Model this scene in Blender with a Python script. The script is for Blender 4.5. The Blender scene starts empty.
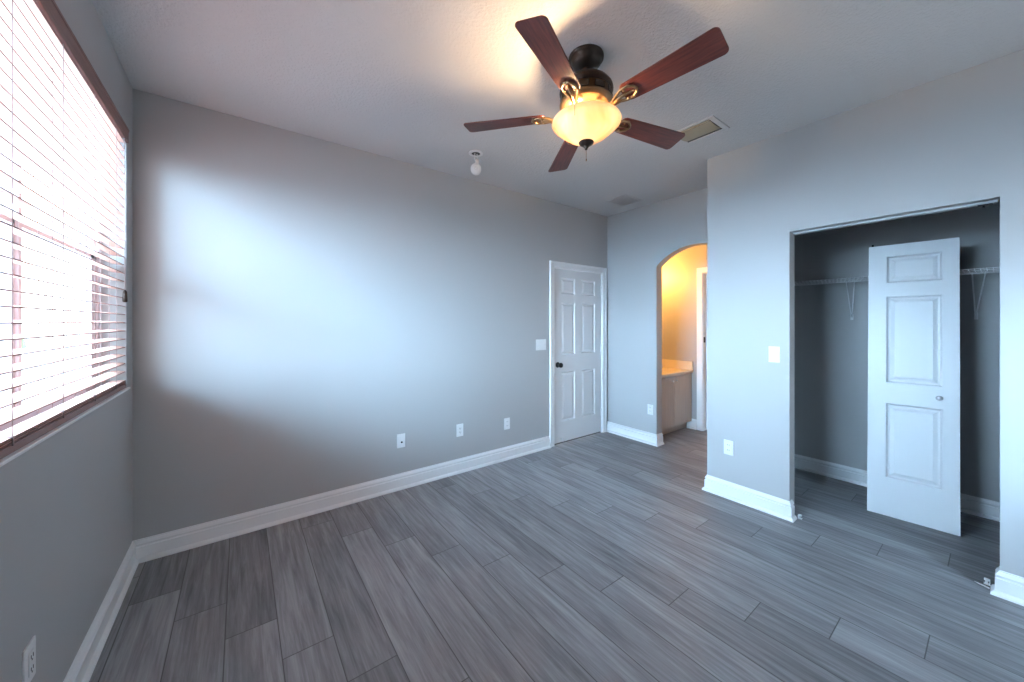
import bpy, bmesh, math, random
from mathutils import Vector, Matrix
random.seed(4)
SC = bpy.context.scene
COL = SC.collection
R = math.radians

# ------------------------------------------------------------------ camera, world, sun, exposure
cd = bpy.data.cameras.new('camera'); cam = bpy.data.objects.new('camera', cd); COL.objects.link(cam)
cam.location = (0, 0, 1.39); cam.rotation_euler = (R(90), 0, -R(36.756))
cd.sensor_width = 36; cd.lens = 363.96 / 1024 * 36; cd.shift_y = -0.0183; cd.clip_start = .02
SC.camera = cam
SC.view_settings.view_transform = 'Standard'; SC.view_settings.look = 'None'
SC.view_settings.gamma = 1; SC.view_settings.exposure = 0.05
SC.view_settings.use_curve_mapping = False
SC.cycles.use_denoising = True
SC.cycles.max_bounces = 14; SC.cycles.diffuse_bounces = 8; SC.cycles.transparent_max_bounces = 16
SC.cycles.sample_clamp_indirect = 6.0

GLOW = 6.2
w = bpy.data.worlds.new('sky'); SC.world = w; w.use_nodes = True
wn, wl = w.node_tree.nodes, w.node_tree.links
bg = wn['Background']
tc = wn.new('ShaderNodeTexCoord'); sx = wn.new('ShaderNodeSeparateXYZ')
wl.new(tc.outputs['Generated'], sx.inputs[0])
rp = wn.new('ShaderNodeValToRGB')
mp = wn.new('ShaderNodeMapRange'); mp.inputs[1].default_value = -1; mp.inputs[2].default_value = 1
wl.new(sx.outputs['Z'], mp.inputs[0]); wl.new(mp.outputs[0], rp.inputs[0])
e = rp.color_ramp.elements
e[0].position = 0.0; e[0].color = (.30, .31, .33, 1)
e[1].position = 1.0; e[1].color = (.50, .68, .95, 1)
for p, c in ((.49, (.45, .47, .5, 1)), (.505, (.95, .97, 1, 1)), (.60, (.85, .92, 1, 1))):
    q = e.new(p); q.color = c
vd = wn.new('ShaderNodeVectorMath'); vd.operation = 'DOT_PRODUCT'; vd.inputs[1].default_value = Vector((-.90, -.10, .36)).normalized()
wl.new(tc.outputs['Generated'], vd.inputs[0])
gm = wn.new('ShaderNodeMapRange'); gm.inputs[1].default_value = .35; gm.inputs[2].default_value = 1.0; gm.inputs[3].default_value = 0; gm.inputs[4].default_value = 1
wl.new(vd.outputs['Value'], gm.inputs[0])
gp = wn.new('ShaderNodeMath'); gp.operation = 'POWER'; gp.inputs[1].default_value = 2.0; wl.new(gm.outputs[0], gp.inputs[0])
gx = wn.new('ShaderNodeMix'); gx.data_type = 'RGBA'; gx.blend_type = 'ADD'; gx.clamp_factor = False
gq = wn.new('ShaderNodeMath'); gq.operation = 'MULTIPLY'; gq.inputs[1].default_value = GLOW; wl.new(gp.outputs[0], gq.inputs[0])
wl.new(gq.outputs[0], gx.inputs[0]); wl.new(rp.outputs[0], gx.inputs[6]); gx.inputs[7].default_value = (.44, .70, 1.0, 1)
wl.new(gx.outputs[2], bg.inputs['Color']); bg.inputs['Strength'].default_value = 10.0

sl = bpy.data.lights.new('sun', 'SUN'); sun = bpy.data.objects.new('sun', sl); COL.objects.link(sun)
sl.energy = 5.6; sl.angle = R(15); sl.color = (.42, .71, 1.0)
SUN_DIR = Vector((.66, .75, -math.tan(R(18.5)))).normalized()
sun.rotation_euler = SUN_DIR.to_track_quat('-Z', 'Y').to_euler(); sun.location = (-3, -2, 3)

# ------------------------------------------------------------------ materials
def mat(name, color, rough=.5, metal=0, spec=.5):
    m = bpy.data.materials.new(name); m.use_nodes = True
    b = m.node_tree.nodes['Principled BSDF']
    b.inputs['Base Color'].default_value = (*color, 1); b.inputs['Roughness'].default_value = rough
    b.inputs['Metallic'].default_value = metal; b.inputs['Specular IOR Level'].default_value = spec
    return m
def nd(m, t, **kw):
    n = m.node_tree.nodes.new(t)
    for k, v in kw.items(): setattr(n, k, v)
    return n
def ln(m, a, b): m.node_tree.links.new(a, b)
def bsdf(m): return m.node_tree.nodes['Principled BSDF']
def mth(m, op, a, b=None):
    n = nd(m, 'ShaderNodeMath', operation=op)
    for i, v in enumerate((a, b)):
        if v is None: continue
        if isinstance(v, (int, float)): n.inputs[i].default_value = v
        else: ln(m, v, n.inputs[i])
    return n.outputs[0]
def bump(m, scale, strength, dist=.002, detail=3, coord='Object', ramp=None):
    t = nd(m, 'ShaderNodeTexCoord'); n = nd(m, 'ShaderNodeTexNoise'); n.inputs['Scale'].default_value = scale
    n.inputs['Detail'].default_value = detail
    ln(m, t.outputs[coord], n.inputs['Vector']); out = n.outputs['Fac']
    if ramp:
        r = nd(m, 'ShaderNodeValToRGB'); r.color_ramp.elements[0].position = ramp[0]; r.color_ramp.elements[1].position = ramp[1]
        ln(m, out, r.inputs[0]); out = r.outputs[0]
    bp = nd(m, 'ShaderNodeBump'); bp.inputs['Strength'].default_value = strength; bp.inputs['Distance'].default_value = dist
    ln(m, out, bp.inputs['Height']); ln(m, bp.outputs[0], bsdf(m).inputs['Normal'])
def mottle(m, c1, c2, scale, stretch=(1, 1, 1), detail=4, lo=.3, hi=.7):
    t = nd(m, 'ShaderNodeTexCoord'); mpn = nd(m, 'ShaderNodeMapping'); mpn.inputs['Scale'].default_value = stretch
    n = nd(m, 'ShaderNodeTexNoise'); n.inputs['Scale'].default_value = scale; n.inputs['Detail'].default_value = detail
    r = nd(m, 'ShaderNodeValToRGB'); r.color_ramp.elements[0].color = (*c1, 1); r.color_ramp.elements[1].color = (*c2, 1)
    r.color_ramp.elements[0].position = lo; r.color_ramp.elements[1].position = hi
    ln(m, t.outputs['Object'], mpn.inputs[0]); ln(m, mpn.outputs[0], n.inputs['Vector']); ln(m, n.outputs['Fac'], r.inputs[0])
    ln(m, r.outputs[0], bsdf(m).inputs['Base Color'])

M_WALL = mat('grey_wall_paint', (.458, .456, .456), .42, spec=.35); bump(M_WALL, 130, .12, .002)
M_CEIL = mat('textured_ceiling', (.66, .655, .655), .8); bump(M_CEIL, 75, .4, .005, 4, ramp=(.42, .62))
M_TRIM = mat('white_trim_paint', (.86, .865, .87), .35)
M_DOOR = mat('white_door_paint', (.74, .75, .76), .35)
M_PLATE = mat('white_plastic', (.82, .82, .82), .3)
M_TRACK = mat('track_metal', (.42, .42, .43), .5)
M_SLOT = mat('dark_slot', (.05, .05, .05), .6)
M_VALANCE = mat('brown_blind_wood', (.2, .1, .09), .45)
mottle(M_VALANCE, (.20, .10, .085), (.27, .145, .125), 8, (12, 1, 12))
M_SLAT = mat('blind_slat_wood_glare', (.72, .43, .34), .40)  # outdoor glare put into the face colour; edges keep the darker brown
M_EDGE = mat('blind_slat_edge', (.22, .07, .05), .5)
M_CORD = mat('blind_cord', (.36, .27, .25), .7)
M_VINYL = mat('window_vinyl', (.62, .56, .58), .4)
M_WOODB = mat('mahogany_blade', (.12, .03, .025), .38); mottle(M_WOODB, (.065, .013, .010), (.19, .042, .028), 7, (1.2, 14, 14), 6)
M_BRONZE = mat('dark_bronze', (.05, .035, .028), .42, .85)
M_BRASS = mat('antique_brass', (.33, .21, .11), .28, .9)
M_BLACK = mat('black_metal', (.02, .018, .018), .35, .6)
M_CHROME = mat('satin_metal', (.72, .72, .73), .35, .6)
M_VENT = mat('tan_vent_metal', (.42, .36, .25), .5)
M_SHELF = mat('white_vinyl_wire', (.70, .71, .72), .4)
M_VANITY = mat('vanity_panel', (.56, .50, .44), .4); mottle(M_VANITY, (.54, .48, .42), (.60, .54, .48), 5, (14, 14, 1))
M_COUNTER = mat('cream_counter', (.78, .70, .56), .25)
M_CLOSETDARK = mat('dark_void', (.05, .05, .05), .9)
M_GROUND = mat('pale_concrete', (.55, .55, .53), .8); bump(M_GROUND, 20, .3, .01)
M_HEDGE = mat('hedge_leaves', (.10, .22, .07), .6)

# laminate planks
M_FLOOR = mat('grey_laminate', (.2, .2, .2), .36, spec=.5)
def build_floor_mat(m):
    PW, PL, ST = .193, 1.30, .262
    t = nd(m, 'ShaderNodeTexCoord'); s = nd(m, 'ShaderNodeSeparateXYZ'); ln(m, t.outputs['Object'], s.inputs[0])
    X, Y = s.outputs['X'], s.outputs['Y']
    u = mth(m, 'DIVIDE', mth(m, 'ADD', X, .15 + PW / 2), PW)          # row 0 centred on x=-0.15
    row = mth(m, 'FLOOR', u); fu = mth(m, 'FRACT', u)
    # joints at y = 2.281 - .262*(row-5) modulo the plank length
    yo = mth(m, 'ADD', mth(m, 'SUBTRACT', Y, 2.281 + ST * 5), mth(m, 'MULTIPLY', row, ST))
    v = mth(m, 'DIVIDE', mth(m, 'ADD', yo, 13.0), PL)
    pl = mth(m, 'FLOOR', v); fv = mth(m, 'FRACT', v)
    cb = nd(m, 'ShaderNodeCombineXYZ'); ln(m, row, cb.inputs[0]); ln(m, pl, cb.inputs[1])
    wnn = nd(m, 'ShaderNodeTexWhiteNoise', noise_dimensions='2D'); ln(m, cb.outputs[0], wnn.inputs['Vector'])
    rnd = wnn.outputs['Value']
    # grain: stretched along Y, shifted per plank
    g = nd(m, 'ShaderNodeCombineXYZ')
    ln(m, mth(m, 'ADD', X, mth(m, 'MULTIPLY', rnd, 7.3)), g.inputs[0])
    ln(m, mth(m, 'ADD', mth(m, 'MULTIPLY', Y, .055), mth(m, 'MULTIPLY', rnd, 31.0)), g.inputs[1])
    n1 = nd(m, 'ShaderNodeTexNoise'); n1.inputs['Scale'].default_value = 44; n1.inputs['Detail'].default_value = 7
    n1.inputs['Roughness'].default_value = .65; n1.inputs['Distortion'].default_value = .6; ln(m, g.outputs[0], n1.inputs['Vector'])
    g2 = nd(m, 'ShaderNodeCombineXYZ')
    ln(m, mth(m, 'ADD', X, mth(m, 'MULTIPLY', rnd, 3.1)), g2.inputs[0])
    ln(m, mth(m, 'ADD', mth(m, 'MULTIPLY', Y, .16), mth(m, 'MULTIPLY', rnd, 11.0)), g2.inputs[1])
    n2 = nd(m, 'ShaderNodeTexNoise'); n2.inputs['Scale'].default_value = 7; n2.inputs['Detail'].default_value = 4
    n2.inputs['Distortion'].default_value = 1.2; ln(m, g2.outputs[0], n2.inputs['Vector'])
    fac = mth(m, 'ADD', mth(m, 'ADD', mth(m, 'MULTIPLY', n1.outputs['Fac'], .85), mth(m, 'MULTIPLY', n2.outputs['Fac'], .45)),
              mth(m, 'MULTIPLY', mth(m, 'SUBTRACT', rnd, .5), .17))
    r = nd(m, 'ShaderNodeValToRGB'); ln(m, fac, r.inputs[0])
    r.color_ramp.elements[0].position = .36; r.color_ramp.elements[0].color = (.100, .098, .102, 1)
    r.color_ramp.elements[1].position = .95; r.color_ramp.elements[1].color = (.42, .42, .435, 1)
    k = r.color_ramp.elements.new(.62); k.color = (.225, .220, .228, 1)
    # seams
    du = mth(m, 'MINIMUM', fu, mth(m, 'SUBTRACT', 1.0, fu)); dv = mth(m, 'MINIMUM', fv, mth(m, 'SUBTRACT', 1.0, fv))
    d = mth(m, 'MINIMUM', mth(m, 'MULTIPLY', du, PW), mth(m, 'MULTIPLY', dv, PL))
    mr = nd(m, 'ShaderNodeMapRange'); ln(m, d, mr.inputs[0]); mr.inputs[1].default_value = .0008; mr.inputs[2].default_value = .003
    mx = nd(m, 'ShaderNodeMix', data_type='RGBA'); ln(m, mr.outputs[0], mx.inputs[0])
    mx.inputs[6].default_value = (.075, .070, .070, 1); ln(m, r.outputs[0], mx.inputs[7])
    ln(m, mx.outputs[2], bsdf(m).inputs['Base Color'])
    rr = mth(m, 'ADD', .30, mth(m, 'MULTIPLY', n1.outputs['Fac'], .18)); ln(m, rr, bsdf(m).inputs['Roughness'])
    bp = nd(m, 'ShaderNodeBump'); bp.inputs['Strength'].default_value = .25; bp.inputs['Distance'].default_value = .002
    hh = mth(m, 'ADD', mr.outputs[0], mth(m, 'MULTIPLY', n1.outputs['Fac'], .25)); ln(m, hh, bp.inputs['Height'])
    ln(m, bp.outputs[0], bsdf(m).inputs['Normal'])
build_floor_mat(M_FLOOR)

def glass_mat():
    m = bpy.data.materials.new('window_glass'); m.use_nodes = True; nt = m.node_tree; nt.nodes.clear()
    o = nt.nodes.new('ShaderNodeOutputMaterial'); mx = nt.nodes.new('ShaderNodeMixShader')
    tr = nt.nodes.new('ShaderNodeBsdfTransparent'); tr.inputs[0].default_value = (.93, .96, .96, 1)
    gl = nt.nodes.new('ShaderNodeBsdfGlossy'); gl.inputs['Roughness'].default_value = .02
    mx.inputs[0].default_value = .06
    nt.links.new(tr.outputs[0], mx.inputs[1]); nt.links.new(gl.outputs[0], mx.inputs[2]); nt.links.new(mx.outputs[0], o.inputs[0])
    return m
M_GLASS = glass_mat()
def bowl_mat():
    m = bpy.data.materials.new('alabaster_glass'); m.use_nodes = True; nt = m.node_tree; nt.nodes.clear()
    o = nt.nodes.new('ShaderNodeOutputMaterial')
    tx = nt.nodes.new('ShaderNodeTexCoord'); n = nt.nodes.new('ShaderNodeTexNoise'); n.inputs['Scale'].default_value = 5; n.inputs['Distortion'].default_value = 1.2
    r = nt.nodes.new('ShaderNodeValToRGB'); r.color_ramp.elements[0].position = .35; r.color_ramp.elements[1].position = .7
    r.color_ramp.elements[0].color = (.84, .60, .38, 1); r.color_ramp.elements[1].color = (.98, .92, .80, 1)
    nt.links.new(tx.outputs['Object'], n.inputs['Vector']); nt.links.new(n.outputs['Fac'], r.inputs[0])
    tl = nt.nodes.new('ShaderNodeBsdfTranslucent'); df = nt.nodes.new('ShaderNodeBsdfPrincipled'); df.inputs['Roughness'].default_value = .15
    nt.links.new(r.outputs[0], tl.inputs[0]); nt.links.new(r.outputs[0], df.inputs['Base Color'])
    mx = nt.nodes.new('ShaderNodeMixShader'); mx.inputs[0].default_value = .45
    nt.links.new(tl.outputs[0], mx.inputs[1]); nt.links.new(df.outputs[0], mx.inputs[2]); nt.links.new(mx.outputs[0], o.inputs[0])
    return m
M_BOWL = bowl_mat()
def emit_mat(name, c, s):
    m = bpy.data.materials.new(name); m.use_nodes = True; b = bsdf(m)
    b.inputs['Base Color'].default_value = (.9, .8, .6, 1)
    b.inputs['Emission Color'].default_value = (*c, 1); b.inputs['Emission Strength'].default_value = s
    return m
M_GLOBE = emit_mat('lit_globe', (1, .46, .10), 130)

# ------------------------------------------------------------------ mesh helpers
class MB:
    def __init__(s): s.bm = bmesh.new(); s.mi = 0
    def _f(s, vs):
        try:
            f = s.bm.faces.new(vs); f.material_index = s.mi; return f
        except ValueError: return None
    def box(s, x0, x1, y0, y1, z0, z1, bev=0, M=None):
        r = bmesh.ops.create_cube(s.bm, size=1); vs = r['verts']
        for v in vs:
            v.co = Vector(((x0 + x1) / 2 + v.co.x * (x1 - x0), (y0 + y1) / 2 + v.co.y * (y1 - y0), (z0 + z1) / 2 + v.co.z * (z1 - z0)))
        fs = set(f for v in vs for f in v.link_faces)
        for f in fs: f.material_index = s.mi
        if bev:
            es = list(set(e for v in vs for e in v.link_edges))
            rr = bmesh.ops.bevel(s.bm, geom=es, offset=bev, segments=2, affect='EDGES', profile=.5)
            vs = list(set(v for f in rr['faces'] for v in f.verts) | set(v for v in vs if v.is_valid))
            for f in rr['faces']: f.material_index = s.mi
        if M is not None:
            for v in vs: v.co = M @ v.co
        return s
    def lathe(s, prof, c=(0, 0, 0), seg=48, smooth=True):
        rings = []
        for r, z in prof:
            if r < 1e-5: rings.append([s.bm.verts.new((c[0], c[1], c[2] + z))])
            else: rings.append([s.bm.verts.new((c[0] + r * math.cos(2 * math.pi * i / seg), c[1] + r * math.sin(2 * math.pi * i / seg), c[2] + z)) for i in range(seg)])
        for a, b in zip(rings, rings[1:]):
            for i in range(seg):
                j = (i + 1) % seg
                if len(a) == 1 and len(b) == 1: continue
                if len(a) == 1: f = s._f([a[0], b[j], b[i]])
                elif len(b) == 1: f = s._f([a[i], a[j], b[0]])
                else: f = s._f([a[i], a[j], b[j], b[i]])
                if f: f.smooth = smooth
        return s
    def tube(s, pts, r, seg=10, caps=True):
        pts = [Vector(p) for p in pts]; rs = r if isinstance(r, (list, tuple)) else [r] * len(pts)
        rings = []; prev = None
        for i, p in enumerate(pts):
            d = (pts[min(i + 1, len(pts) - 1)] - pts[max(i - 1, 0)]).normalized()
            if prev is None:
                a = d.orthogonal().normalized()
            else:
                a = (prev - d * prev.dot(d)).normalized()
            prev = a; b = d.cross(a)
            rings.append([s.bm.verts.new(p + (a * math.cos(2 * math.pi * k / seg) + b * math.sin(2 * math.pi * k / seg)) * rs[i]) for k in range(seg)])
        for A, B in zip(rings, rings[1:]):
            for k in range(seg):
                f = s._f([A[k], A[(k + 1) % seg], B[(k + 1) % seg], B[k]])
                if f: f.smooth = True
        if caps: s._f(rings[0][::-1]); s._f(rings[-1])
        return s
    def prism(s, poly, axis, a, b):
        """poly: 2-D outline in the other two axes (in xyz order), extruded along axis a..b"""
        def mk(p, t):
            if axis == 'X': return (t, p[0], p[1])
            if axis == 'Y': return (p[0], t, p[1])
            return (p[0], p[1], t)
        A = [s.bm.verts.new(mk(p, a)) for p in poly]; B = [s.bm.verts.new(mk(p, b)) for p in poly]
        s._f(A); s._f(B[::-1]); n = len(poly)
        for i in range(n): s._f([A[i], B[i], B[(i + 1) % n], A[(i + 1) % n]])
        return s
    def ball(s, c, r, seg=20, scale=(1, 1, 1)):
        q = bmesh.ops.create_uvsphere(s.bm, u_segments=seg, v_segments=seg // 2, radius=r)
        for v in q['verts']: v.co = Vector((v.co.x * scale[0] + c[0], v.co.y * scale[1] + c[1], v.co.z * scale[2] + c[2]))
        for f in set(f for v in q['verts'] for f in v.link_faces): f.smooth = True; f.material_index = s.mi
        return s
    def build(s, name, mats, parent=None, loc=None):
        bmesh.ops.recalc_face_normals(s.bm, faces=s.bm.faces)
        me = bpy.data.meshes.new(name); s.bm.to_mesh(me); s.bm.free()
        for m in (mats if isinstance(mats, (list, tuple)) else [mats]): me.materials.append(m)
        o = bpy.data.objects.new(name, me); COL.objects.link(o)
        if parent: o.parent = parent
        if loc: o.location = loc
        return o
def tag(o, label, cat, group=None, kind=None):
    o['label'] = label; o['category'] = cat
    if group: o['group'] = group
    if kind: o['kind'] = kind
    return o
def empty(name, loc, label, cat, group=None, kind=None):
    o = bpy.data.objects.new(name, None); COL.objects.link(o); o.location = loc; o.empty_display_size = .1
    return tag(o, label, cat, group, kind)
def struct(o, label, cat): return tag(o, label, cat, kind='structure')

# ------------------------------------------------------------------ dimensions
L, D, R1, R2, YE, B, R3, H, T = .498, 2.995, 3.758, 3.102, 1.449, 4.265, 4.744, 2.74, .11
YB = -1.15                       # wall behind the camera
WY0, WY1, WZ0, WZ1 = .55, 2.85, 1.025, 2.445     # window hole
OX0, OX1, OZ = 2.815, 3.665, 2.02                # bedroom door hole
CY0, CY1, CZ = -.002, .885, 2.03                 # closet opening
AY0, AY1, ASP = 1.462, 2.311, 2.02               # arch opening
RW0, RW1, RWZ0, RWZ1 = 1.8, 2.8, .9, 2.1         # added window in the unseen wall behind the camera
BY0, BY1, BZ = 1.53, 2.28, 2.03                  # bathroom inner doorway

# ------------------------------------------------------------------ shell
struct(MB().box(-L - .2, R3 + .2, YB - .1, D + .2, -.08, 0).build('floor', M_FLOOR), 'grey wood-look laminate plank floor', 'floor')
struct(MB().box(-L - .2, R3 + .2, YB - .1, D + .2, H, H + .08).build('ceiling', M_CEIL), 'light grey textured ceiling', 'ceiling')
b = MB()
for y0, y1, z0, z1 in ((YB - .1, WY0, 0, H), (WY1, D + T, 0, H), (WY0, WY1, 0, WZ0), (WY0, WY1, WZ1, H)):
    b.box(-L - .17, -L, y0, y1, z0, z1)
struct(b.build('wall_left', M_WALL), 'grey painted wall with the window', 'wall')
b = MB()
for x0, x1, z0, z1 in ((-L, OX0, 0, H), (OX1, R3, 0, H), (OX0, OX1, OZ, H)):
    b.box(x0, x1, D, D + T, z0, z1)
struct(b.build('wall_back', M_WALL), 'grey painted long wall with daylight patch and panelled door', 'wall')
b = MB()
for x0, x1, z0, z1 in ((-L, RW0, 0, H), (RW1, R3, 0, H), (RW0, RW1, 0, RWZ0), (RW0, RW1, RWZ1, H)):
    b.box(x0, x1, YB - .1, YB, z0, z1)
struct(b.build('wall_rear', M_WALL), 'grey painted wall behind the viewpoint', 'wall')
# arch wall
ymid = (AY0 + AY1) / 2; half = (AY1 - AY0) / 2; rise = .178
rad = (half ** 2 + rise ** 2) / (2 * rise)
poly = [(YE, 0), (YE, H), (D, H), (D, 0), (AY1, 0)]
a0 = math.asin(half / rad)
for i in range(33):
    a = a0 - 2 * a0 * i / 32
    poly.append((ymid + rad * math.sin(a), ASP + rise - rad + rad * math.cos(a)))
poly.append((AY0, 0))
struct(MB().prism(poly, 'X', R1, R1 + T).build('wall_arch', M_WALL), 'grey wall with the arched bathroom opening', 'wall')
# closet front wall
b = MB()
for y0, y1, z0, z1 in ((CY1, YE, 0, H), (CY0, CY1, CZ, H), (YB, CY0, 0, H)):
    b.box(R2, R2 + .105, y0, y1, z0, z1)
struct(b.build('wall_closet_front', M_WALL), 'grey wall with the rectangular closet opening', 'wall')
struct(MB().box(R2 + .105, B + T, YE - T, YE, 0, H).build('wall_partition', M_WALL), 'grey partition between closet and bathroom', 'wall')
struct(MB().box(B, B + T, YB, YE - T, 0, H).build('wall_closet_back', M_WALL), 'grey wall at the back of the closet', 'wall')
b = MB()
for y0, y1, z0, z1 in ((YE - .2, BY0, 0, H), (BY1, D + T, 0, H), (BY0, BY1, BZ, H)):
    b.box(R3, R3 + T, y0, y1, z0, z1)
struct(b.build('wall_bathroom', M_WALL), 'warm lit bathroom wall seen through the arch', 'wall')
struct(MB().box(B + T, R3, YE - T, YE, 0, H).build('wall_bathroom_side', M_WALL), 'side wall of the bathroom beyond the arch', 'wall')

# ------------------------------------------------------------------ baseboards
PROF = [(0, 0), (.030, 0), (.030, .009), (.025, .018), (.018, .023), (.016, .024), (.016, .086), (.010, .090), (.010, .098), (.0145, .103), (.0085, .116), (.004, .120), (.003, .127), (0, .128)]
def sweep(name, pts, label):
    """pts: wall line in plan, the room lies on its left"""
    bm = bmesh.new(); P = [Vector(p) for p in pts]; rings = []
    for i, p in enumerate(P):
        n = []
        if i > 0: d = (P[i] - P[i - 1]).normalized(); n.append(Vector((-d.y, d.x)))
        if i < len(P) - 1: d = (P[i + 1] - P[i]).normalized(); n.append(Vector((-d.y, d.x)))
        m = n[0] if len(n) == 1 else (n[0] + n[1]) / (1 + n[0].dot(n[1]))
        rings.append([bm.verts.new((p.x + m.x * t, p.y + m.y * t, z)) for t, z in PROF])
    k = len(PROF)
    for A, Bq in zip(rings, rings[1:]):
        for i in range(k - 1): bm.faces.new([A[i], A[i + 1], Bq[i + 1], Bq[i]])
        bm.faces.new([A[k - 1], A[0], Bq[0], Bq[k - 1]])
    bm.faces.new(rings[0]); bm.faces.new(rings[-1][::-1])
    bmesh.ops.recalc_face_normals(bm, faces=bm.faces)
    me = bpy.data.meshes.new(name); bm.to_mesh(me); bm.free(); me.materials.append(M_TRIM)
    o = bpy.data.objects.new(name, me); COL.objects.link(o); struct(o, label, 'baseboard')
sweep('baseboard_left', [(-L, D), (-L, YB)], 'white moulded baseboard under the window wall')
sweep('baseboard_back', [(OX0 - .063, D), (-L, D)], 'white moulded baseboard along the long wall')
sweep('baseboard_arch', [(R1 + T, AY1), (R1, AY1), (R1, D)], 'white baseboard wrapping the left foot of the arch')
sweep('baseboard_closet_left', [(R2 + .05, CY1), (R2, CY1), (R2, YE), (R1 , YE)], 'white baseboard on the wall end left of the closet')
sweep('baseboard_closet_right', [(R2, YB), (R2, CY0), (R2 + .05, CY0)], 'white baseboard right of the closet opening')
sweep('baseboard_closet_back', [(B, YB), (B, YE - T)], 'white baseboard at the back of the closet')
sweep('baseboard_bathroom', [(R3, BY1 + .066), (R3, 2.47)], 'white baseboard in the bathroom')
sweep('baseboard_rear', [(-L, YB), (R2, YB)], 'white baseboard behind the viewpoint')

# ------------------------------------------------------------------ panelled door leaves
def panel_leaf(name, wd, ht, th, panels, m, parent, loc=(0, 0, 0)):
    """front face at y=0 looking -y, thickness into +y; panels: (x0,x1,z0,z1)"""
    bm = bmesh.new()
    for side in (0, 1):
        xs = sorted(set([0, wd] + [round(v, 5) for p in panels for v in p[:2]]))
        zs = sorted(set([0, ht] + [round(v, 5) for p in panels for v in p[2:]]))
        Y = lambda d: d if side == 0 else th - d
        V = {}
        def v(x, y, z):
            k = (round(x, 5), round(y, 5), round(z, 5))
            if k not in V: V[k] = bm.verts.new(k)
            return V[k]
        for i in range(len(xs) - 1):
            for j in range(len(zs) - 1):
                cx, cz = (xs[i] + xs[i + 1]) / 2, (zs[j] + zs[j + 1]) / 2
                pn = [p for p in panels if p[0] < cx < p[1] and p[2] < cz < p[3]]
                if not pn:
                    bm.faces.new([v(xs[i], Y(0), zs[j]), v(xs[i + 1], Y(0), zs[j]), v(xs[i + 1], Y(0), zs[j + 1]), v(xs[i], Y(0), zs[j + 1])])
        for p in panels:
            xi = [x for x in xs if p[0] - 1e-6 <= x <= p[1] + 1e-6]; zi = [z for z in zs if p[2] - 1e-6 <= z <= p[3] + 1e-6]
            loops = []
            for ins, dep in ((0, 0), (.010, .012), (.020, .0125), (.042, .003)):
                loops.append([v(p[0] + ins, Y(dep), p[2] + ins), v(p[1] - ins, Y(dep), p[2] + ins), v(p[1] - ins, Y(dep), p[3] - ins), v(p[0] + ins, Y(dep), p[3] - ins)])
            for A, Bq in zip(loops, loops[1:]):
                for k in range(4): bm.faces.new([A[k], A[(k + 1) % 4], Bq[(k + 1) % 4], Bq[k]])
            bm.faces.new(loops[-1])
    for (xa, za), (xb, zb) in (((0, 0), (wd, 0)), ((wd, 0), (wd, ht)), ((wd, ht), (0, ht)), ((0, ht), (0, 0))):
        q = [bm.verts.new(c) for c in ((xa, 0, za), (xb, 0, zb), (xb, th, zb), (xa, th, za))]
        bm.faces.new(q)
    bmesh.ops.remove_doubles(bm, verts=bm.verts, dist=1e-5)
    bmesh.ops.recalc_face_normals(bm, faces=bm.faces)
    me = bpy.data.meshes.new(name); bm.to_mesh(me); bm.free(); me.materials.append(m)
    o = bpy.data.objects.new(name, me); COL.objects.link(o); o.parent = parent; o.location = loc
    return o

# bedroom door (door_1)
d1 = empty('door_1', (OX0, D, 0), 'white six-panel door with a black knob', 'door', kind='structure')
pw0, pw1, pw2, pw3 = .115, .365, .465, .715
panel_leaf('leaf', .815, 1.985, .035, [(a, c, z0, z1) for a, c in ((.115, .345), (.455, .70)) for z0, z1 in ((.235, .80), (1.0, 1.60), (1.70, 1.885))],
           M_DOOR, d1, (.017, .012, .016))
b = MB()   # jamb lining
b.box(0, .015, .0, T, 0, OZ); b.box(.85 - .015, .85, .0, T, 0, OZ); b.box(.015, .835, 0, T, OZ - .015, OZ)
b.build('jamb', M_TRIM, d1)
b = MB()   # casing, stepped profile
for x0, x1, z0, z1 in ((-.060, .008, 0, OZ + .055), (.842, .905, 0, OZ + .055), (.008, .842, OZ - .007, OZ + .055)):
    b.box(x0, x1, -.014, 0, z0, z1, .003)
for x0, x1, z0, z1 in ((-.060, -.040, 0, OZ + .055), (.888, .905, 0, OZ + .055), (-.040, .888, OZ + .037, OZ + .055)):
    b.box(x0, x1, -.021, -.013, z0, z1, .003)
b.build('casing', M_TRIM, d1)
k = MB(); k.lathe([(0, 0), (.032, 0), (.032, .004), (.028, .009), (.013, .012), (.012, .03), (.021, .036), (.028, .046), (.029, .056), (.024, .066), (.012, .071), (0, .072)], seg=28)
ko = k.build('knob', M_BLACK, d1, (.079, .012, .905)); ko.rotation_euler = (R(90), 0, 0); ko['label'] = 'round black door knob'
for z in (.26, 1.07, 1.80):
    MB().tube([(.834, .004, z - .045), (.834, .004, z + .045)], .006).box(.826, .842, .004, .014, z - .044, z + .044).build('hinge', M_TRIM, d1)
MB().tube([(.14, .012, .055), (.14, -.03, .052), (.14, -.055, .050)], [.009, .005, .007]).build('door_stop', M_CHROME, d1)
MB().box(.015, .835, .02, .1, 0, .006).build('gap_shade', M_SLOT, d1)  # dark strip standing for the shade in the gap under the leaf

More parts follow.
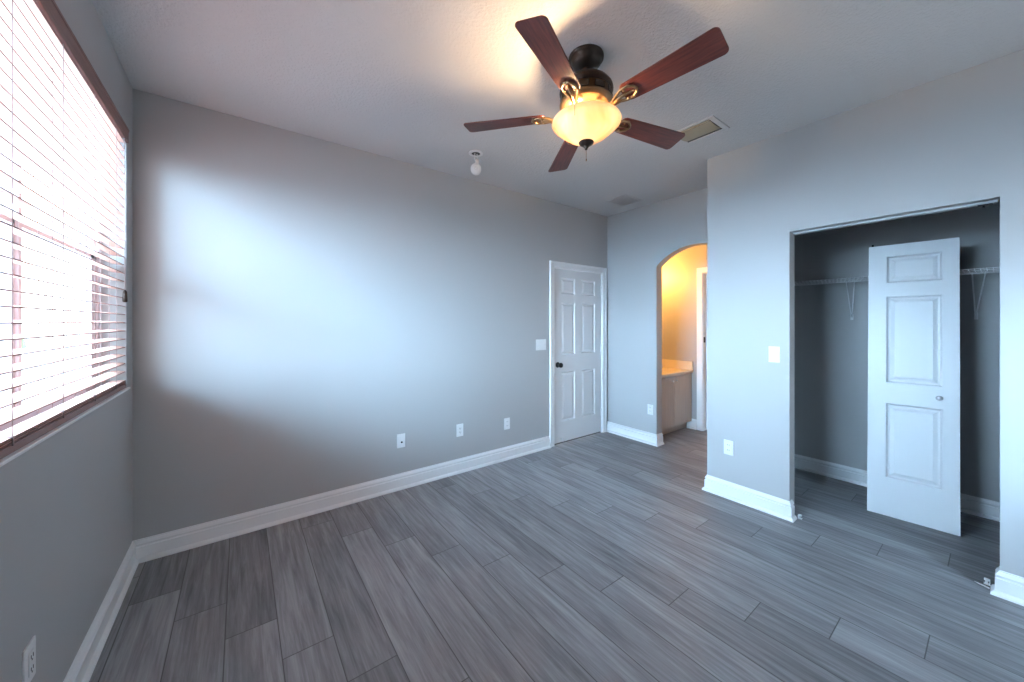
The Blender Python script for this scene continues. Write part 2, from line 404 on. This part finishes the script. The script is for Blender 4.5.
# bathroom inner door (door_2)
d2 = empty('door_2', (R3, BY1, 0), 'white cased doorway beyond the vanity', 'door', kind='structure')
b = MB()
wdt = BY1 - BY0
for y0, y1, z0, z1 in ((-.006, .062, 0, BZ + .06), (-wdt - .05, -wdt + .006, 0, BZ + .06), (-wdt + .006, -.006, BZ - .006, BZ + .06)):
    b.box(-.016, 0, y0, y1, z0, z1, .003)
b.build('casing', M_TRIM, d2)
b = MB(); b.box(0, T, -.014, 0, 0, BZ); b.box(0, T, -wdt, -wdt + .014, 0, BZ); b.box(0, T, -wdt + .014, -.014, BZ - .014, BZ); b.build('jamb', M_TRIM, d2)
b = MB(); b.box(.065, .10, -wdt + .017, -.017, .01, BZ - .02); b.build('leaf', M_DOOR, d2)
MB().box(.012, .05, -.0165, -.014, 1.13, 1.20).build('strike_plate', M_BLACK, d2)

# leaning closet door leaf
cl = empty('bifold_closet_door', (3.697, .583, 0), 'white three-panel closet door leaf leaning inside the closet', 'door')
u = Vector((3.729 - 3.697, .15 - .583)); wdl = u.length
cl.matrix_world = Matrix.Translation((3.697, .583, .006)) @ Matrix.Rotation(math.atan2(u.y, u.x), 4, 'Z') @ Matrix.Rotation(-math.asin(.12 / 1.955), 4, 'X')
HL = 1.955
panel_leaf('leaf', wdl, HL, .034, [(.095, .36, .27, .80), (.095, .36, .95, 1.575), (.095, .36, 1.675, 1.87)], M_DOOR, cl)
k = MB(); k.lathe([(0, 0), (.011, 0), (.009, .008), (.014, .014), (.016, .02), (.012, .027), (0, .029)], seg=24)
ko = k.build('knob', M_CHROME, cl, (wdl - .088, 0, .875)); ko.rotation_euler = (R(90), 0, 0); ko['label'] = 'small round silver knob'
MB().tube([(.02, .017, HL - .02), (.02, .017, HL + .018)], .006).build('pivot_pin', M_BLACK, cl)

# ------------------------------------------------------------------ closet fittings
cs = empty('wire_shelf', (B, 0, 1.745), 'white wire closet shelf with braces on closet back wall', 'shelf')
SW = B - 3.885
b = MB(); ya, yb = YB + .02, YE - T - .005
for x in (-SW, -SW * .66, -SW * .33, -.012): b.tube([(x, ya, -.004), (x, yb, -.004)], .003, 8)
b.tube([(-SW, ya, -.034), (-SW, yb, -.034)], .0032, 8)
y = ya + .01
while y < yb:
    b.tube([(-.004, y, 0), (-SW - .001, y, 0), (-SW - .001, y, -.034)], .0014, 6); y += .0254
b.build('wire_deck', M_SHELF, cs)
for y in (.767, .10, -.6):
    MB().tube([(-.16, y - .045, -.008), (-.02, y - .005, -.27), (-.006, y, -.31)], .0038, 8).tube([(-.12, y + .015, -.008), (-.02, y + .005, -.27), (-.006, y, -.31)], .0038, 8).box(-.006, 0, y - .009, y + .009, -.335, -.285, .001).build('support_brace', M_SHELF, cs)
tk = empty('door_track', (R2 + .072, 0, CZ), 'slim white metal track under the closet opening header', 'track')
b = MB(); ty0, ty1 = CY0 + .006, CY1 - .006
b.box(-.015, .015, ty0, ty1, -.003, 0); b.box(-.016, -.0135, ty0, ty1, -.014, 0); b.box(.0135, .016, ty0, ty1, -.014, 0)
b.box(-.0135, -.006, ty0, ty1, -.014, -.012); b.box(.006, .0135, ty0, ty1, -.014, -.012)
b.build('rail', M_TRACK, tk)
MB().box(-.012, .012, .02, .07, -.019, -.003, .002).tube([(0, .05, -.012), (0, .05, -.03)], .004).build('roller', M_BLACK, tk)
for y, sg, lb in ((CY1, -1, 'white pivot bracket at the left foot of the closet opening'), (CY0, 1, 'white pivot bracket at the right foot of the closet opening')):
    t = empty('pivot_bracket', (R2 + .075, y + sg * .0302, 0), lb, 'bracket')
    MB().box(-.010, .010, min(0, sg * .022), max(0, sg * .022), 0, .003).box(-.010, .010, min(0, sg * .003), max(0, sg * .003), .003, .026).build('base_plate', M_TRIM, t)
    MB().lathe([(0, .003), (.005, .003), (.005, .018), (.009, .019), (.009, .028), (0, .030)], (0, sg * .012, 0), 16).build('pivot_cup', M_TRIM, t)
tag(MB().tube([(R2 + .022, .031, .005), (R2 + .030, .048, .006), (R2 + .040, .066, .004), (R2 + .051, .080, .003)], [.0035, .004, .0035, .001], 8).build('loose_strip', M_TRIM),
    'short loose white strip lying beside right closet baseboard', 'strip')

# ------------------------------------------------------------------ outlets and switches
def plate(name, loc, face, label, cat, kind, wd=.07, ht=.115, group=None):
    """face: direction of the outward normal: '-Y', '-X', '+X'"""
    t = empty(name, loc, label, cat, group)
    t.rotation_euler = (0, 0, {'-Y': 0, '-X': -R(90), '+X': R(90)}[face])
    MB().box(-wd / 2, wd / 2, -.006, 0, -ht / 2, ht / 2, .002).build('cover_plate', M_PLATE, t)
    if kind == 'duplex':
        for z in (.02, -.02):
            sk = MB().box(-.017, .017, -.0085, -.005, z - .014, z + .014, .003).build('socket', M_PLATE, t)
            bb = MB()
            for x in (-.0065, .0065): bb.box(x - .0012, x + .0012, -.0092, -.008, z - .003, z + .007)
            bb.lathe([(0, 0), (.0025, 0), (.0025, .0006), (0, .0006)], (0, 0, 0), 12)
            bb.build('slots', M_SLOT, sk)
    elif kind == 'decora':
        sk = MB().box(-.0165, .0165, -.0085, -.005, -.033, .033, .002).build('socket', M_PLATE, t)
        bb = MB()
        for z in (.018, -.018):
            for x in (-.0065, .0065): bb.box(x - .0012, x + .0012, -.0092, -.008, z - .004, z + .006)
            bb.box(-.002, .002, -.0092, -.008, z - .012, z - .008)
        bb.build('slots', M_SLOT, sk)
    elif kind == 'cable':
        j = MB().lathe([(0, 0), (.0075, 0), (.0075, .004), (.0048, .004), (.0048, .012), (0, .012)], (0, 0, 0), 16).build('jack', M_BLACK, t, (.004, -.005, -.012))
        j.rotation_euler = (R(90), 0, 0)
    elif kind == 'rocker':
        MB().box(-.0165, .0165, -.0095, -.005, -.033, .033, .002).build('rocker', M_PLATE, t)
    elif kind == 'toggle3':
        for x in (-.046, 0, .046):
            MB().box(x - .005, x + .005, -.0075, -.005, -.012, .012, .001).box(x - .0035, x + .0035, -.017, -.005, .001, .010, .001).build('toggle', M_PLATE, t)
    return t
plate('cable_plate', (1.078, D, .40), '-Y', 'white wall plate with a dark jack, nearest the daylight patch', 'wall plate', 'cable')
plate('wall_outlet', (1.632, D, .39), '-Y', 'middle of three white plates low on the long wall', 'outlet', 'decora')
plate('wall_outlet', (2.171, D, .36), '-Y', 'white outlet low on long wall, nearest the six-panel door', 'outlet', 'duplex')
plate('wall_outlet', (R1, 2.386, .393), '-X', 'white outlet beside the left foot of the arch', 'outlet', 'duplex')
plate('wall_outlet', (R2, 1.283, .398), '-X', 'white outlet on narrow wall between arch and closet', 'outlet', 'duplex')
plate('wall_outlet', (-L, 1.70, .392), '+X', 'white outlet under the window', 'outlet', 'decora')
plate('light_switch', (R2, .976, 1.157), '-X', 'white rocker switch beside the closet opening', 'switch', 'rocker')
plate('light_switch', (2.63, D, 1.145), '-Y', 'wide white triple switch plate left of the six-panel door', 'switch', 'toggle3', .145, .118)

# ------------------------------------------------------------------ window and blind
w2 = empty('added_window', (0, YB - .06, 0), 'added white framed window behind the viewpoint, a source of general daylight', 'window', kind='structure')  # unseen window, added so the room gets general daylight
b = MB()
for x0, x1, z0, z1 in ((RW0, RW0 + .04, RWZ0, RWZ1), (RW1 - .04, RW1, RWZ0, RWZ1), (RW0 + .04, RW1 - .04, RWZ0, RWZ0 + .04), (RW0 + .04, RW1 - .04, RWZ1 - .04, RWZ1), (2.28, 2.32, RWZ0 + .04, RWZ1 - .04)):
    b.box(x0, x1, -.03, .03, z0, z1)
b.build('window_frame', M_VINYL, w2)
MB().box(RW0 + .04, RW1 - .04, -.002, .002, RWZ0 + .04, RWZ1 - .04).build('glass_pane', M_GLASS, w2)
wd = empty('window_1', (-.62, 0, 0), 'white framed window behind the brown wooden blind', 'window', kind='structure')
b = MB()
b.box(-.03, .03, WY0, WY0 + .04, WZ0, WZ1); b.box(-.03, .03, WY1 - .05, WY1, WZ0, WZ1)
b.box(-.03, .03, WY0 + .04, WY1 - .04, WZ0, WZ0 + .045); b.box(-.03, .03, WY0 + .04, WY1 - .04, WZ1 - .04, WZ1)
for y in (1.245, 1.962): b.box(-.03, .03, y - .012, y + .012, WZ0 + .045, WZ1 - .04)
b.build('window_frame', M_VINYL, wd)
for y0, y1 in ((WY0 + .04, 1.233), (1.257, 1.950), (1.974, WY1 - .05)):
    f = MB(); zm = 1.735; SW_ = .075 if y1 > 2.5 else .022
    f.box(-.022, .022, y0, y1, zm - .02, zm + .02)
    f.box(-.005, .022, y0, y0 + .014, WZ0 + .045, zm); f.box(-.005, .022, y1 - SW_, y1, WZ0 + .045, zm)
    f.box(-.005, .022, y0 + .014, y1 - SW_, WZ0 + .045, WZ0 + .08)
    s = f.build('sash', M_VINYL, wd)
    MB().box(.003, .007, y0 + .014, y1 - SW_, WZ0 + .08, zm - .02).box(-.012, -.008, y0, y1, zm + .02, WZ1 - .04).build('glass_pane', M_GLASS, s)
b = MB(); b.box(-L - .11, -L, WY0, WY1, WZ0 - .003, WZ0 + .008); b.box(-L, -L + .012, WY0 - .02, WY1 + .03, WZ0 - .003, WZ0 + .008, .002)
st = b.build('window_sill', M_TRIM, None); struct(st, 'thin white sill under the blind', 'sill'); st.name = 'trim_1'

BX = -.522   # blind centre plane
bl = empty('wooden_blind', (BX, 1.7, WZ1), 'brown wooden venetian blind with open slats filling the window', 'blind')
yb0, yb1 = WY0 + .012, WY1 - .018
def lc(x, y, z): return (x - BX, y - 1.7, z - WZ1)
def lbox(mb, x0, x1, y0, y1, z0, z1, bev=0): mb.box(x0 - BX, x1 - BX, y0 - 1.7, y1 - 1.7, z0 - WZ1, z1 - WZ1, bev)
b = MB(); lbox(b, -.496, -.486, yb0 - .006, yb1 + .006, 2.362, 2.438, .0025); lbox(b, -.4875, -.4835, yb0 - .006, yb1 + .006, 2.424, 2.436, .001)
b.build('valance', M_VALANCE, bl)
b = MB(); lbox(b, -.555, -.500, yb0, yb1, 2.385, 2.435); b.build('head_rail', M_VALANCE, bl)
PITCH = .0441; SLW = .050
b = MB(); n = 0
tilt = R(8)
z = 1.082
zs = []
while z < 2.37:
    zs.append(z); z += PITCH
def slat(mb, z, tl):
    Mx = Matrix.Translation((0, 0, z - WZ1)) @ Matrix.Rotation(tl, 4, 'Y')
    # gently crowned strip, 3 mm thick, brown edges
    k = 4; top = []; bot = []
    for i in range(k + 1):
        x = -SLW / 2 + SLW * i / k; c = .0016 * (1 - (2 * i / k - 1) ** 2)
        top.append((x, c + .0018)); bot.append((x, c - .0018))
    vs = {}
    for j, yy in enumerate((yb0 - 1.7, yb1 - 1.7)):
        for nm, row in (('t', top), ('b', bot)):
            for i, (x, zz) in enumerate(row): vs[nm, i, j] = mb.bm.verts.new(Mx @ Vector((x, yy, zz)))
    for i in range(k):
        mb.mi = 0
        mb._f([vs['t', i, 0], vs['t', i + 1, 0], vs['t', i + 1, 1], vs['t', i, 1]])
        mb._f([vs['b', i, 0], vs['b', i, 1], vs['b', i + 1, 1], vs['b', i + 1, 0]])
        mb.mi = 1
        for j in (0, 1): mb._f([vs['t', i, j], vs['b', i, j], vs['b', i + 1, j], vs['t', i + 1, j]])
    mb.mi = 1
    for i in (0, k): mb._f([vs['t', i, 0], vs['t', i, 1], vs['b', i, 1], vs['b', i, 0]])
    mb.mi = 0
for z in zs[1:]: slat(b, z, tilt)
for z in (1.0755, 1.0695, 1.0635): slat(b, z, 0)
b.build('slats', [M_SLAT, M_EDGE], bl)
b = MB(); lbox(b, BX - .026, BX + .026, yb0, yb1, 1.034, 1.058, .003); b.build('bottom_rail', M_VALANCE, bl)
for y in (.91, 1.255, 1.60, 1.955, 2.30, 2.64):
    if y < yb0 + .05: continue
    b = MB()
    for x in (BX - .0275, BX + .0275): b.tube([lc(x, y, 1.06), lc(x, y, 2.39)], .0011, 6)
    for z in zs[1:]: b.tube([lc(BX - .0275, y, z - .003), lc(BX + .0275, y, z - .003)], .0004, 4)
    b.tube([lc(BX, y + .012, 1.06), lc(BX, y + .012, 2.39)], .001, 6)
    b.build('ladder_cord', M_CORD, bl)
    MB().tube([lc(BX - .028, y, 1.079), lc(BX + .0285, y, 1.080), lc(BX + .0290, y, 1.055)], .0022, 6).build('cord_clip', M_CORD, bl)
b = MB(); b.tube([lc(-.488, 2.755, 2.37), lc(-.486, 2.757, 1.56)], .0022, 8)
b.build('tilt_cord', M_CORD, bl)
b = MB(); b.tube([lc(-.486, 2.757, 1.56), lc(-.486, 2.757, 1.55), lc(-.486, 2.757, 1.50), lc(-.486, 2.757, 1.495)], [.003, .008, .010, .006], 10)
b.build('tassel', M_BRONZE, bl)

# outside the window: pale paving, a garden wall and a hedge, all far off
o = MB().box(-40, -L - .17, -30, 40, -.35, -.25).build('ground', M_GROUND); struct(o, 'pale paving outside the window', 'ground')
b = MB()
rg = random.Random(8)
for i in range(26):
    b.ball((-9 + rg.uniform(-.5, .5), 18 + i * .35, .35 + rg.uniform(-.1, .35)), rg.uniform(.5, .75), 12)
hd = b.build('hedge', M_HEDGE)
dm = bpy.data.textures.new('leafy', 'CLOUDS'); dm.noise_scale = .18
md = hd.modifiers.new('sub', 'SUBSURF'); md.levels = md.render_levels = 1
md = hd.modifiers.new('leafy', 'DISPLACE'); md.texture = dm; md.strength = .3
tag(hd, 'dark green hedge outside, seen through the blind', 'hedge')

# ------------------------------------------------------------------ ceiling fan
FX, FY = 1.410, 1.258
fan = empty('ceiling_fan', (FX, FY, H), 'five-blade ceiling fan with mahogany blades and lit glass bowl', 'ceiling fan')
fan.rotation_euler = (-math.atan(.0274), math.atan(.0287), 0)
MB().lathe([(0, 0), (.086, 0), (.088, -.005), (.088, -.015), (.080, -.019), (.075, -.023), (.075, -.036), (.065, -.050), (.048, -.059), (.030, -.064), (.026, -.066), (0, -.066)]).build('canopy', M_BRONZE, fan)
MB().lathe([(.020, -.062), (.020, -.12)], seg=24).lathe([(.020, -.085), (.034, -.089), (.036, -.097), (.028, -.104), (.020, -.106)], seg=24).build('downrod', M_BRONZE, fan)
mh = MB().lathe([(0, -.108), (.035, -.110), (.060, -.116), (.092, -.130), (.117, -.150), (.131, -.170), (.134, -.186), (.128, -.190), (.128, -.196), (.0, -.197)]).build('motor_housing', M_BRONZE, fan)
b = MB().lathe([(.120, -.196), (.125, -.200), (.125, -.240), (.131, -.244), (.134, -.250), (.131, -.262), (.114, -.276), (.090, -.283), (.060, -.286), (0, -.287)])
b.build('motor_band', M_BRASS, fan)['label'] = 'brass vented lower band of the motor'
for i in range(10):
    MB().box(.1245, .1275, -.026, .026, -.236, -.206, .003, Matrix.Rotation(2 * math.pi * i / 10, 4, 'Z')).build('vent_slot', M_BRONZE, fan)
ZB = 2.4418 - H
# blade outline in local coordinates
def outline(inset=0):
    r0, r1 = .205, .6345; w0, w1 = .052, .067; c = .022
    pts = []
    def arc(cx, cy, rr, a0, a1, n=6):
        for i in range(n + 1):
            a = R(a0 + (a1 - a0) * i / n); pts.append((cx + rr * math.cos(a), cy + rr * math.sin(a)))
    arc(r1 - c, w1 - c, c, 90 - 3, 0); arc(r1 - c, -w1 + c, c, 0, -87)
    arc(r0 + .03, -w0 + .028, .028, -92, -180, 5); arc(r0 + .03, w0 - .028, .028, 180, 92, 5)
    return pts
b = MB(); b.prism(outline(), 'Z', -.003, .003)
blade0 = b.build('blade', M_WOODB, fan, (0, 0, ZB))
for f in blade0.data.polygons: f.use_smooth = False
bv = blade0.modifiers.new('edge', 'BEVEL'); bv.width = .0015; bv.segments = 2
# blade iron: open teardrop frame under the blade root
b = MB()
for s in (1, -1):
    b.tube([(.095, s * .014, -.030), (.125, s * .012, -.034), (.155, s * .010, -.022), (.185, s * .020, -.010), (.215, s * .034, -.007), (.245, s * .034, -.006), (.268, s * .018, -.006), (.276, 0, -.006)], [.007, .008, .007, .007, .007, .007, .006, .006], 10)
b.box(.085, .135, -.020, .020, -.034, -.022, .004)
b.tube([(.15, 0, -.022), (.19, 0, -.010), (.255, 0, -.0065)], [.009, .010, .005], 10)
iron0 = b.build('blade_bracket', M_BRASS, fan, (0, 0, ZB)); iron0['label'] = 'open brass bracket under a blade root'
scr0 = [MB().ball((x, y, -.011), .0055, 10, (1, 1, .7)).build('screw', M_BRASS, iron0) for x, y in ((.225, .024), (.225, -.024), (.262, 0))]
for i in range(5):
    a = R(275.38 + 72 * i)
    if i == 0: bb, ir = blade0, iron0
    else:
        bb = blade0.copy(); COL.objects.link(bb); ir = iron0.copy(); COL.objects.link(ir)
        for s0 in scr0: sc = s0.copy(); COL.objects.link(sc); sc.parent = ir
    bb.rotation_mode = 'XYZ'; bb.rotation_euler = (R(-12), 0, a)
    ir.rotation_euler = (R(-12), 0, a)
# light kit
BXO = 2.400 - H
MB().lathe([(.05, -.285), (.062, -.290), (.066, -.305), (.055, -.318), (.03, -.322), (.012, -.324), (.012, -.42), (0, -.42)], seg=32).build('light_fitter', M_BRASS, fan)
bowlp = [(.170, 0), (.172, -.004), (.169, -.010), (.160, -.014), (.150, -.017), (.150, -.027), (.136, -.040), (.115, -.058), (.090, -.076), (.064, -.092), (.042, -.104), (.018, -.111)]
inner = [(r - .005, z + .002) for r, z in bowlp[::-1]][:-2] + [(.163, .002)]
bo = MB().lathe(bowlp + inner + [(.166, 0)], seg=64).build('light_bowl', M_BOWL, fan, (0, 0, BXO)); bo['label'] = 'lit amber alabaster glass bowl'
b = MB().lathe([(0, -.100), (.036, -.101), (.038, -.106), (.034, -.112), (.022, -.120), (.013, -.125), (.012, -.130), (.007, -.136), (.006, -.142), (0, -.145)], seg=28)
b.build('finial', M_BRONZE, fan, (0, 0, BXO))
MB().tube([(0, 0, 2.26 - H), (0, 0, 2.21 - H)], .0012, 6).tube([(0, 0, 2.21 - H), (0, 0, 2.20 - H)], .0025, 8).build('pull_chain', M_BRASS, fan)
MB().tube([(-.11, -.075, 2.448 - H), (-.178, -.092, 2.43 - H), (-.182, -.094, 2.42 - H), (-.182, -.094, 2.32 - H)], .0012, 6).build('pull_chain', M_BRASS, fan)
def point(name, loc, e, c, r, parent=None):
    l = bpy.data.lights.new(name, 'POINT'); l.energy = e; l.color = c; l.shadow_soft_size = r
    o = bpy.data.objects.new(name, l); COL.objects.link(o); o.location = loc
    if parent: o.parent = parent
    return o
WARM = (1, .68, .38)
point('fan_bulb', (-.080, .025, 2.376 - H), 24, WARM, .022, fan)
point('fan_bulb', (.055, .045, 2.370 - H), 1.5, WARM, .022, fan)

# ------------------------------------------------------------------ ceiling fittings
v = empty('ceiling_vent', (2.59, 1.265, H), 'tan louvred air vent beside the fan blade tip', 'vent')
b = MB(); X0, X1, Y0, Y1 = -.123, .123, -.15, .15
for x0, x1, y0, y1 in ((X0, X1, Y0, Y0 + .035), (X0, X1, Y1 - .02, Y1), (X0, X0 + .02, Y0 + .035, Y1 - .02), (X1 - .02, X1, Y0 + .035, Y1 - .02)):
    b.box(x0, x1, y0, y1, -.008, 0, .002)
b.build('frame', M_CEIL, v)
MB().box(X0 + .015, X1 - .015, Y0 + .03, Y1 - .015, -.002, -.0005).build('duct_opening', M_SLOT, v)
for i, (xc, wv) in enumerate(((-.096, .008), (.012, .185))):
    b = MB(); pr = []
    for k in range(7):
        t_ = k / 6; pr.append((xc - wv / 2 + wv * t_, -.016 + .012 * (2 * t_ - .7) ** 2))
    pr += [(x, z + .0015) for x, z in pr[::-1]]
    b.prism(pr, 'Y', Y0 + .036, Y1 - .021); b.build('louvre', M_VENT, v)
v = empty('ceiling_grille', (3.41, 2.49, H), 'flush pale square grille on the ceiling near the door', 'vent')
b = MB()
for x0, x1, y0, y1 in ((-.155, .155, -.13, -.108), (-.155, .155, .108, .13), (-.155, -.133, -.108, .108), (.133, .155, -.108, .108)):
    b.box(x0, x1, y0, y1, -.007, 0, .002)
b.build('frame', M_CEIL, v)
b = MB()
for i in range(13):
    y = -.100 + i * .0167; b.prism([(y, -.006), (y + .013, -.002), (y + .013, -.001), (y, -.005)], 'X', -.133, .133)
b.build('louvres', M_CEIL, v)
g = empty('ceiling_sensor', (1.507, 2.498, H), 'small white ball fixture hanging from a hole in the ceiling', 'ceiling fixture')
MB().lathe([(.034, -.001), (.058, -.001), (.058, -.005), (.050, -.009), (.036, -.009), (.034, -.006)], seg=32).build('ceiling_ring', M_PLATE, g)
MB().lathe([(0, -.002), (.035, -.002), (.035, -.004), (0, -.004)], seg=24).build('hole', M_SLOT, g)
MB().tube([(.012, .004, -.003), (.016, 0, -.04), (.010, 0, -.085)], .0035, 8).tube([(-.010, 0, -.003), (-.012, 0, -.04), (-.002, 0, -.085)], .003, 8).tube([(.012, 0, -.05), (.010, 0, -.09)], .014, 14).build('stem', M_PLATE, g)
hb = MB().ball((0, 0, 0), .043, 28, (1, 1, 1.08)).build('ball_head', M_PLATE, g, (0, 0, -.13))
q = MB().lathe([(.010, .041), (.013, .0435), (.016, .041)], seg=20).lathe([(0, .0425), (.009, .0425)], seg=20).build('lens', M_CHROME, hb)
q.rotation_euler = (R(100), 0, R(-31))

# ------------------------------------------------------------------ bathroom
vn = empty('vanity_cabinet', (R1 + T, 2.40, 0), 'beige two-door bathroom vanity cabinet beyond the arch', 'cabinet')
VX = R3 - R1 - T
b = MB(); b.box(.002, VX - .002, .03, D - 2.40 - .002, .09, .73); b.box(.002, VX - .002, .085, D - 2.40 - .002, 0, .09); b.build('body', M_VANITY, vn)
xs = [.005, .195, .53, .86]
seam = 0
for i, (x0, x1) in enumerate(((-.0, .43), (.434, .868))):
    dd = MB().box(x0 + .006, x1 - .002, .008, .028, .10, .715, .003).build('cabinet_door', M_VANITY, vn)
    xk = x1 - .04 if i == 0 else x0 + .04
    kk = MB().lathe([(0, 0), (.006, 0), (.005, .010), (.011, .016), (.012, .021), (0, .025)], seg=18).build('knob', M_PLATE, dd, (xk, .008, .665)); kk.rotation_euler = (R(90), 0, 0)
ct = empty('vanity_counter', (R1 + T, 2.40, .732), 'cream vanity countertop with side splash on the cabinet', 'countertop')
b = MB(); b.box(.002, VX - .002, -.012, D - 2.40 - .002, 0, .034, .004); b.build('slab', M_COUNTER, ct)
MB().box(VX - .024, VX - .002, -.008, D - 2.40 - .024, .034, .145, .003).build('side_splash', M_COUNTER, ct)
MB().box(.002, VX - .002, D - 2.40 - .024, D - 2.40 - .002, .034, .145, .003).build('back_splash', M_COUNTER, ct)
b = MB().lathe([(.19, .036), (.200, .040), (.190, .043), (.175, .038), (.12, .0355), (0, .035)], (0, 0, 0), 40)
bs = b.build('basin', M_COUNTER, ct, (.36, .28, 0)); bs.scale = (1.15, .85, 1)
vl = empty('vanity_light', (4.30, D, 2.03), 'three-globe vanity light bar above the sink', 'wall lamp')
MB().box(-.34, .34, -.03, 0, -.05, .05, .006).build('backplate', M_CHROME, vl)
for x in (-.25, 0, .25):
    a = MB().lathe([(0, 0), (.022, 0), (.028, .02), (.03, .06), (0, .06)], seg=20).build('socket', M_CHROME, vl, (x, -.03, 0)); a.rotation_euler = (R(90), 0, 0)
    MB().ball((0, 0, 0), .055, 24).build('globe', M_GLOBE, vl, (x, -.135, 0))
